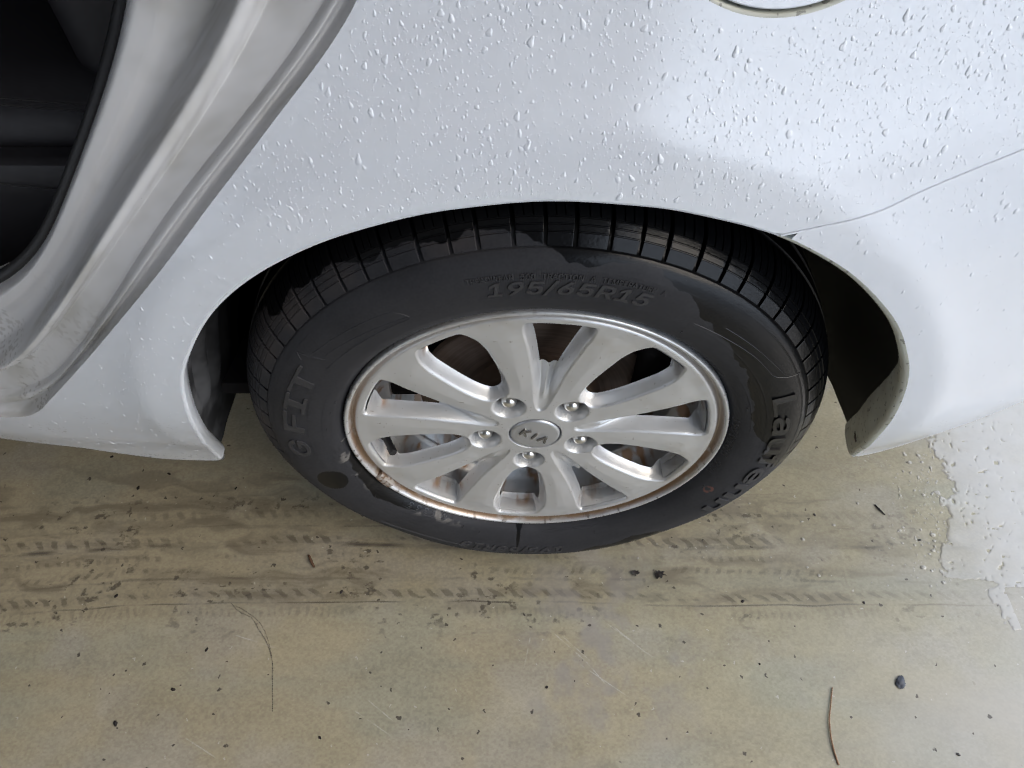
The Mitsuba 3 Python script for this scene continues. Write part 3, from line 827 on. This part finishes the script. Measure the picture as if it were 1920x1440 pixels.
for k, c in enumerate(LUGP):
    nut = [(.0001, .0118), (.0030, .0121), (.0054, .0131), (.0072, .0148), (.0082, .0172), (.0084, .0215), (.0092, .0240), (.0104, .0262), (.0104, .036)]
    a = np.linspace(0, 2 * np.pi, 48, endpoint=False)
    r, y = np.array(nut).T
    hexf = 1 / np.maximum.reduce([np.abs(np.cos(a - j * np.pi / 3 - .3)) for j in range(3)]) * .92
    rr = np.where(np.arange(len(r))[None] >= 6, r[None] * hexf[:, None], r[None] * np.ones((48, 1)))
    P = np.stack([c[0] + rr * np.cos(a)[:, None], np.broadcast_to(y, rr.shape), AX + c[1] + rr * np.sin(a)[:, None]], -1)
    add(num('car__wheel__wheel_nut', k), grid(P, True), 'nut_chrome', 40)

va = math.radians(-168.3)
vd = np.array([math.cos(va), 0, math.sin(va)])
b0, b1 = np.array([0, .034, AX]) + vd * .180, np.array([0, .0035, AX]) + vd * .1645
ts = np.array([0, .25, .3, .62, .66, .70, .96, 1.0])
add('car__wheel__valve_stem', tube([b0 + (b1 - b0) * t for t in ts], [.0062, .0055, .0045, .0042, .0040, .0048, .0048, .0040], 14), 'black_rubber', 40)
wa = np.linspace(math.radians(-156.6), math.radians(-149.2), 12)
wp = np.array([(.1960, .0050), (.1965, .0000), (.1985, -.0022), (.2020, -.0032), (.2050, -.0030), (.2066, -.0012), (.2066, .003)])
W = np.stack([wp[None, :, 0] * np.cos(wa)[:, None], np.broadcast_to(wp[:, 1], (12, 7)), AX + wp[None, :, 0] * np.sin(wa)[:, None]], -1)
W[:, :, 1] += .0012 * (np.abs(np.arange(12) - 5.5) > 5)[:, None]
endc = [trimesh.Trimesh(np.vstack([W[k], W[k].mean(0) + [0, .003, 0]]), [[j, j + 1, 7] for j in range(6)], process=False) for k in (0, -1)]
scene['weight_grey'] = two({'type': 'principled', 'base_color': proc(lambda p, n, uv: mix((0.30, 0.27, 0.24), (0.13, 0.08, 0.05), smoothstep(0.4, 0.6, fbm(p.x * 300, p.z * 300, p.y * 300)))), 'metallic': 0.4, 'roughness': 0.5})
add('car__wheel__balance_weight', trimesh.util.concatenate([grid(W)] + endc), 'weight_grey', 40)

disc = [(.0001, .036), (.070, .036), (.074, .040), (.076, .060), (.078, .0605), (.130, .0605), (.131, .0615), (.131, .070), (.078, .070)]
add('car__brake_disc', grid(ring(disc, 200), True), 'rusty_iron', 30)
add('car__brake_caliper', rounded((.055, .07, .11), .012, (.135, .075, AX + .055), 4), 'dark_metal', True)

# ------------------------------------------------------------------ water: drops on the skin, a puddle, beads on the floor
def drop_mesh(x, y0, z, n, a, b, tilt, hgt, rng, rings=4, seg=14):
    """One raindrop sitting on the skin at (x, y0, z) with normal n: half-width a, half-length b, leaning by tilt."""
    up = np.array([0, 0, 1.0]) - n * n[2]
    up /= math.sqrt(up @ up)
    rt = np.array([up[1] * n[2] - up[2] * n[1], up[2] * n[0] - up[0] * n[2], up[0] * n[1] - up[1] * n[0]])
    ang = np.arange(seg) * 2 * np.pi / seg
    ph = rng.uniform(0, 6.28, 3)
    wob = 1 + .12 * np.sin(2 * ang + ph[0]) + .11 * np.sin(3 * ang + ph[1]) + .05 * np.sin(5 * ang + ph[2])
    ox, oy = a * np.cos(ang) * wob, b * np.sin(ang) * wob
    ox = ox * (1 - .28 * np.sin(ang))                    # fuller at the foot
    c, s_ = math.cos(tilt), math.sin(tilt)
    ox, oy = ox * c - oy * s_, ox * s_ + oy * c
    lev = np.array([(1.04, -.0004)] + [(math.cos(u * np.pi / 2) ** .8, hgt * math.sin(u * np.pi / 2)) for u in np.linspace(0, .86, rings)] + [(0, hgt)])
    k, h = lev.T
    sag = -b * .15 * np.maximum(h, 0) / hgt
    V = np.array([x, y0, z]) + (ox[None] * k[:, None])[..., None] * rt + (oy[None] * k[:, None] + sag[:, None])[..., None] * up + h[:, None, None] * n
    return V.reshape(-1, 3)


def drop_faces(rings, seg):
    m = rings + 2
    i, j = np.meshgrid(np.arange(m - 1), np.arange(seg), indexing='ij')
    j2 = (j + 1) % seg
    q = np.stack([i * seg + j, i * seg + j2, (i + 1) * seg + j2, (i + 1) * seg + j], -1).reshape(-1, 4)
    return np.vstack([q[:, [0, 1, 2]], q[:, [0, 2, 3]], [[(t + 1) % seg, t, 0] for t in range(1, seg - 1)]])


BIG_F, SMALL_F = drop_faces(4, 16), drop_faces(3, 8)
rng = np.random.default_rng(11)
cand = []
inside = quarter.buffer(-.004).union(bumper.buffer(-.004))
shapely.prepare(inside)
N = 80000
xs, zs = rng.uniform(-.58, .58, N), rng.uniform(.23, .80, N)
dens = .22 + .78 * SS(.58, .66, zs) * SS(-.40, -.20, xs)
dens = dens * np.where(xs > .30, .55, 1) * np.where((zs < .5) & (xs > 0), .45, 1) * np.where((zs < .42) & (xs < 0), .55, 1)
dens *= .55 + .9 * meshkit.fbm(np.stack([xs * 9, zs * 9, zs * 0], -1), 2, 4)
ok = shapely.contains_xy(inside, xs, zs) & (rng.uniform(size=N) < dens)
for x, z in zip(xs[ok], zs[ok]):
    a = float(np.clip(rng.lognormal(math.log(.00046), .50), .00027, .0020))
    cand.append((a, x, z))
cand.sort(reverse=True)
kept, gridc = [], {}
for a, x, z in cand:
    i, j = int(x / .006), int(z / .006)
    if all((x - u) ** 2 + (z - v) ** 2 > (1.25 * (a + w)) ** 2 for di in (-1, 0, 1) for dj in (-1, 0, 1) for w, u, v in gridc.get((i + di, j + dj), [])):
        gridc.setdefault((i, j), []).append((a, x, z))
        kept.append((a, x, z))
kx, kz = np.array(kept).T[1:]
ky, kn = F(kx, kz), FN(kx, kz)
small_v, small_f, off = [], [], 0
for k, (a, x, z) in enumerate(kept):
    el = rng.uniform(1.0, 1.9) if a > .0008 else rng.uniform(.9, 1.3)
    tl = rng.normal(-.15, .35)
    big = k < 280
    f = BIG_F if big else SMALL_F
    V = drop_mesh(x, ky[k], z, kn[k], a, a * el, tl, a * rng.uniform(.20, .36), rng, 4 if big else 3, 16 if big else 8)
    if big:
        key = add(num('water_drop', k), trimesh.Trimesh(V, f, process=False), 'drop_water', True)
        note(key, 'clear raindrop beading on the wet white car body around the wheel arch', 'water drop', 'larger raindrops on the white car body')
    else:
        small_v.append(V)
        small_f.append(f + off)
        off += len(V)
add('water_droplets', trimesh.Trimesh(np.vstack(small_v), np.vstack(small_f), process=False), 'drop_water', True)
note('water_droplets', 'fine droplets of rain speckling the white car body', 'water droplets', kind='stuff')


def puddle_f(P):
    x, y = P[:, 0], P[:, 1]
    q = np.stack([x, y, 0 * x], -1)
    xe = np.interp(y, [-.125, -.11, -.075, -.055, -.045, -.035, -.01, .03, .074, .12, .15, .18, .4], [.85, .648, .634, .628, .66, .592, .588, .612, .628, .652, .655, .640, .66])
    xe = xe + np.where((y < -.05) & (y > -.12) & (x > .665), .12, 0)
    f = x - xe + .06 * (meshkit.fbm(q * 48, 4, 3) - .5) + .012 * (meshkit.noise(q * 260, 5) - .5)
    hole = .05 * (meshkit.noise(q * 210, 9) - .86 - .07 * SS(.02, .18, x - xe))
    return np.where(hole > 0, np.minimum(f, -hole), np.minimum(f, -hole))


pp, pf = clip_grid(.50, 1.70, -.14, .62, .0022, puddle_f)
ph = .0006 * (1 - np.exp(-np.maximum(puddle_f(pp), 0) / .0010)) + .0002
add('puddle', trimesh.Trimesh(np.c_[pp, ph], pf, process=False), 'puddle_sheen_water', True)
note('puddle', kind='structure')
bv, bf, off = [], [], 0
for k in range(330):
    if k < 230:
        y = rng.uniform(-.05, .17)
        x = np.interp(y, [-.05, .17], [.60, .645]) - abs(rng.normal(0, .045))
    else:
        x, y = rng.uniform(.05, .62), rng.uniform(-.06, .17)
    a = rng.lognormal(math.log(.0010), .45)
    m = trimesh.creation.icosphere(1, 1.0)
    v = m.vertices * [a * rng.uniform(.8, 1.6), a * rng.uniform(.8, 1.3), a * .42] + [x, y, a * .1]
    bv.append(v)
    bf.append(m.faces + off)
    off += len(v)
add('floor_droplets', trimesh.Trimesh(np.vstack(bv), np.vstack(bf), process=False), 'puddle_sheen_water', True)
note('floor_droplets', 'small beads of water splashed on the floor beside the puddle', 'water droplets', kind='stuff')

# ------------------------------------------------------------------ litter on the floor
def pebble(key, x, y, size, mat, label, cat='pebble', seed=0, group=None):
    m = trimesh.creation.icosphere(2, 1.0)
    v = m.vertices * (1 + 1.1 * (meshkit.fbm(m.vertices * 1.5 + seed * 3.1, 2, seed) - .5)[:, None])
    m.vertices = v * np.array(size) / 2
    m.apply_transform(trimesh.transformations.rotation_matrix(seed * 1.3, (0, 0, 1)))
    m.apply_translation((x, y, size[2] * .30))
    add(key, m, mat, 50)
    note(key, label, cat, group)


pebble('stone', .477, -.177, (.011, .017, .0045), 'stone_dark', 'dark blue grey stone lying alone on the pale floor at lower right', 'stone', 2)


def scrap(key, x, y, size, seed, label):
    r_ = np.random.default_rng(seed)
    a = np.linspace(0, 2 * np.pi, 22, endpoint=False)
    rad = size * (.55 + .75 * r_.random(22) ** 1.5)
    m = trimesh.creation.extrude_polygon(shapely.Polygon(np.stack([rad * np.cos(a), .8 * rad * np.sin(a)], -1)).buffer(0), .0008, engine='earcut')
    m = m.subdivide()
    m.vertices[:, 2] += .0035 * (meshkit.noise(m.vertices * 160 + seed) - .2)
    m.apply_translation((x, y, .0012))
    add(key, m, 'litter_dark')
    note(key, label, 'leaf scrap')


scrap('leaf_scrap', .183, -.034, .0085, 3, 'larger ragged black scrap on the dirty floor below the tyre')
scrap('leaf_scrap_001', .149, -.032, .0050, 4, 'smaller black scrap just left of the larger one below the tyre')
add('twig', tube([(-.318, -.008, .002), (-.313, -.017, .0025), (-.307, -.026, .002)], [.0016, .0022, .0015], 8), 'litter_brown', True)
note('twig', 'short dark brown twig on the tread print left of the tyre', 'twig')
add('pine_needle', tube(spline([(.387, -.184, .0012), (.379, -.205, .0018), (.372, -.225, .002), (.369, -.250, .0018), (.371, -.272, .001)], 30), np.linspace(.0007, .0011, 30), 6), 'needle_brown', True)
note('pine_needle', 'long thin brown pine needle on the floor at lower right', 'pine needle')
add('pine_needle_001', tube([(.522, .077, .001), (.526, .068, .002), (.532, .060, .001)], [.0009, .0014, .0007], 6), 'litter_dark', True)
note('pine_needle_001', 'short black curved needle on the beige floor near the puddle', 'pine needle')
add('hair', tube(spline([(-.412, -.078, .0006), (-.398, -.090, .001), (-.380, -.098, .0008), (-.368, -.112, .0012), (-.350, -.134, .0008), (-.338, -.160, .0008), (-.332, -.190, .0008), (-.326, -.216, .0005)], 60), .0002, 5), 'litter_dark', True)
note('hair', 'long dark hair trailing from the tread print on the floor at lower left', 'hair')
add('hair_001', tube(spline([(-.405, -.082, .0006), (-.385, -.092, .001), (-.366, -.106, .0008), (-.352, -.126, .0012), (-.342, -.148, .0008)], 40), .00018, 5), 'litter_dark', True)
note('hair_001', 'short wavy hair lying along the longer dark hair', 'hair')
SPOTS = [(-.66, .155, .007), (-.60, .10, .008), (-.56, .125, .006), (-.45, .10, .005), (.427, .06, .005), (.294, -.072, .006), (.461, -.073, .005), (-.46, -.19, .007), (-.43, -.14, .006), (-.262, -.245, .005), (.02, -.185, .005), (.30, -.155, .004), (.57, .02, .006), (-.263, -.061, .006), (.52, -.26, .006),
         (-.575, -.068, .007), (-.52, -.23, .008)]
for k, (x, y, s_) in enumerate(SPOTS):
    pebble(num('dirt_crumb', k), x, y, (s_ * .8, s_ * .55, s_ * .3), 'litter_dark', 'tiny dark crumb of dirt lying loose on the beige floor', 'dirt crumb', k + 5, 'dark crumbs of dirt scattered on the floor')
pebble('tread_stone', .0855, -.0, (.004, .004, .006), 'stone_pale', 'pale little stone stuck in a tread groove at the top of the tyre', 'stone', 9)
scene['tread_stone'] = mikit.ply(trimesh.Trimesh(trimesh.creation.icosphere(2, 1.0).vertices * [.0022, .003, .0045] + [.0745, .030, AX + .3035], trimesh.creation.icosphere(2, 1.0).faces), 'stone_pale', 50)
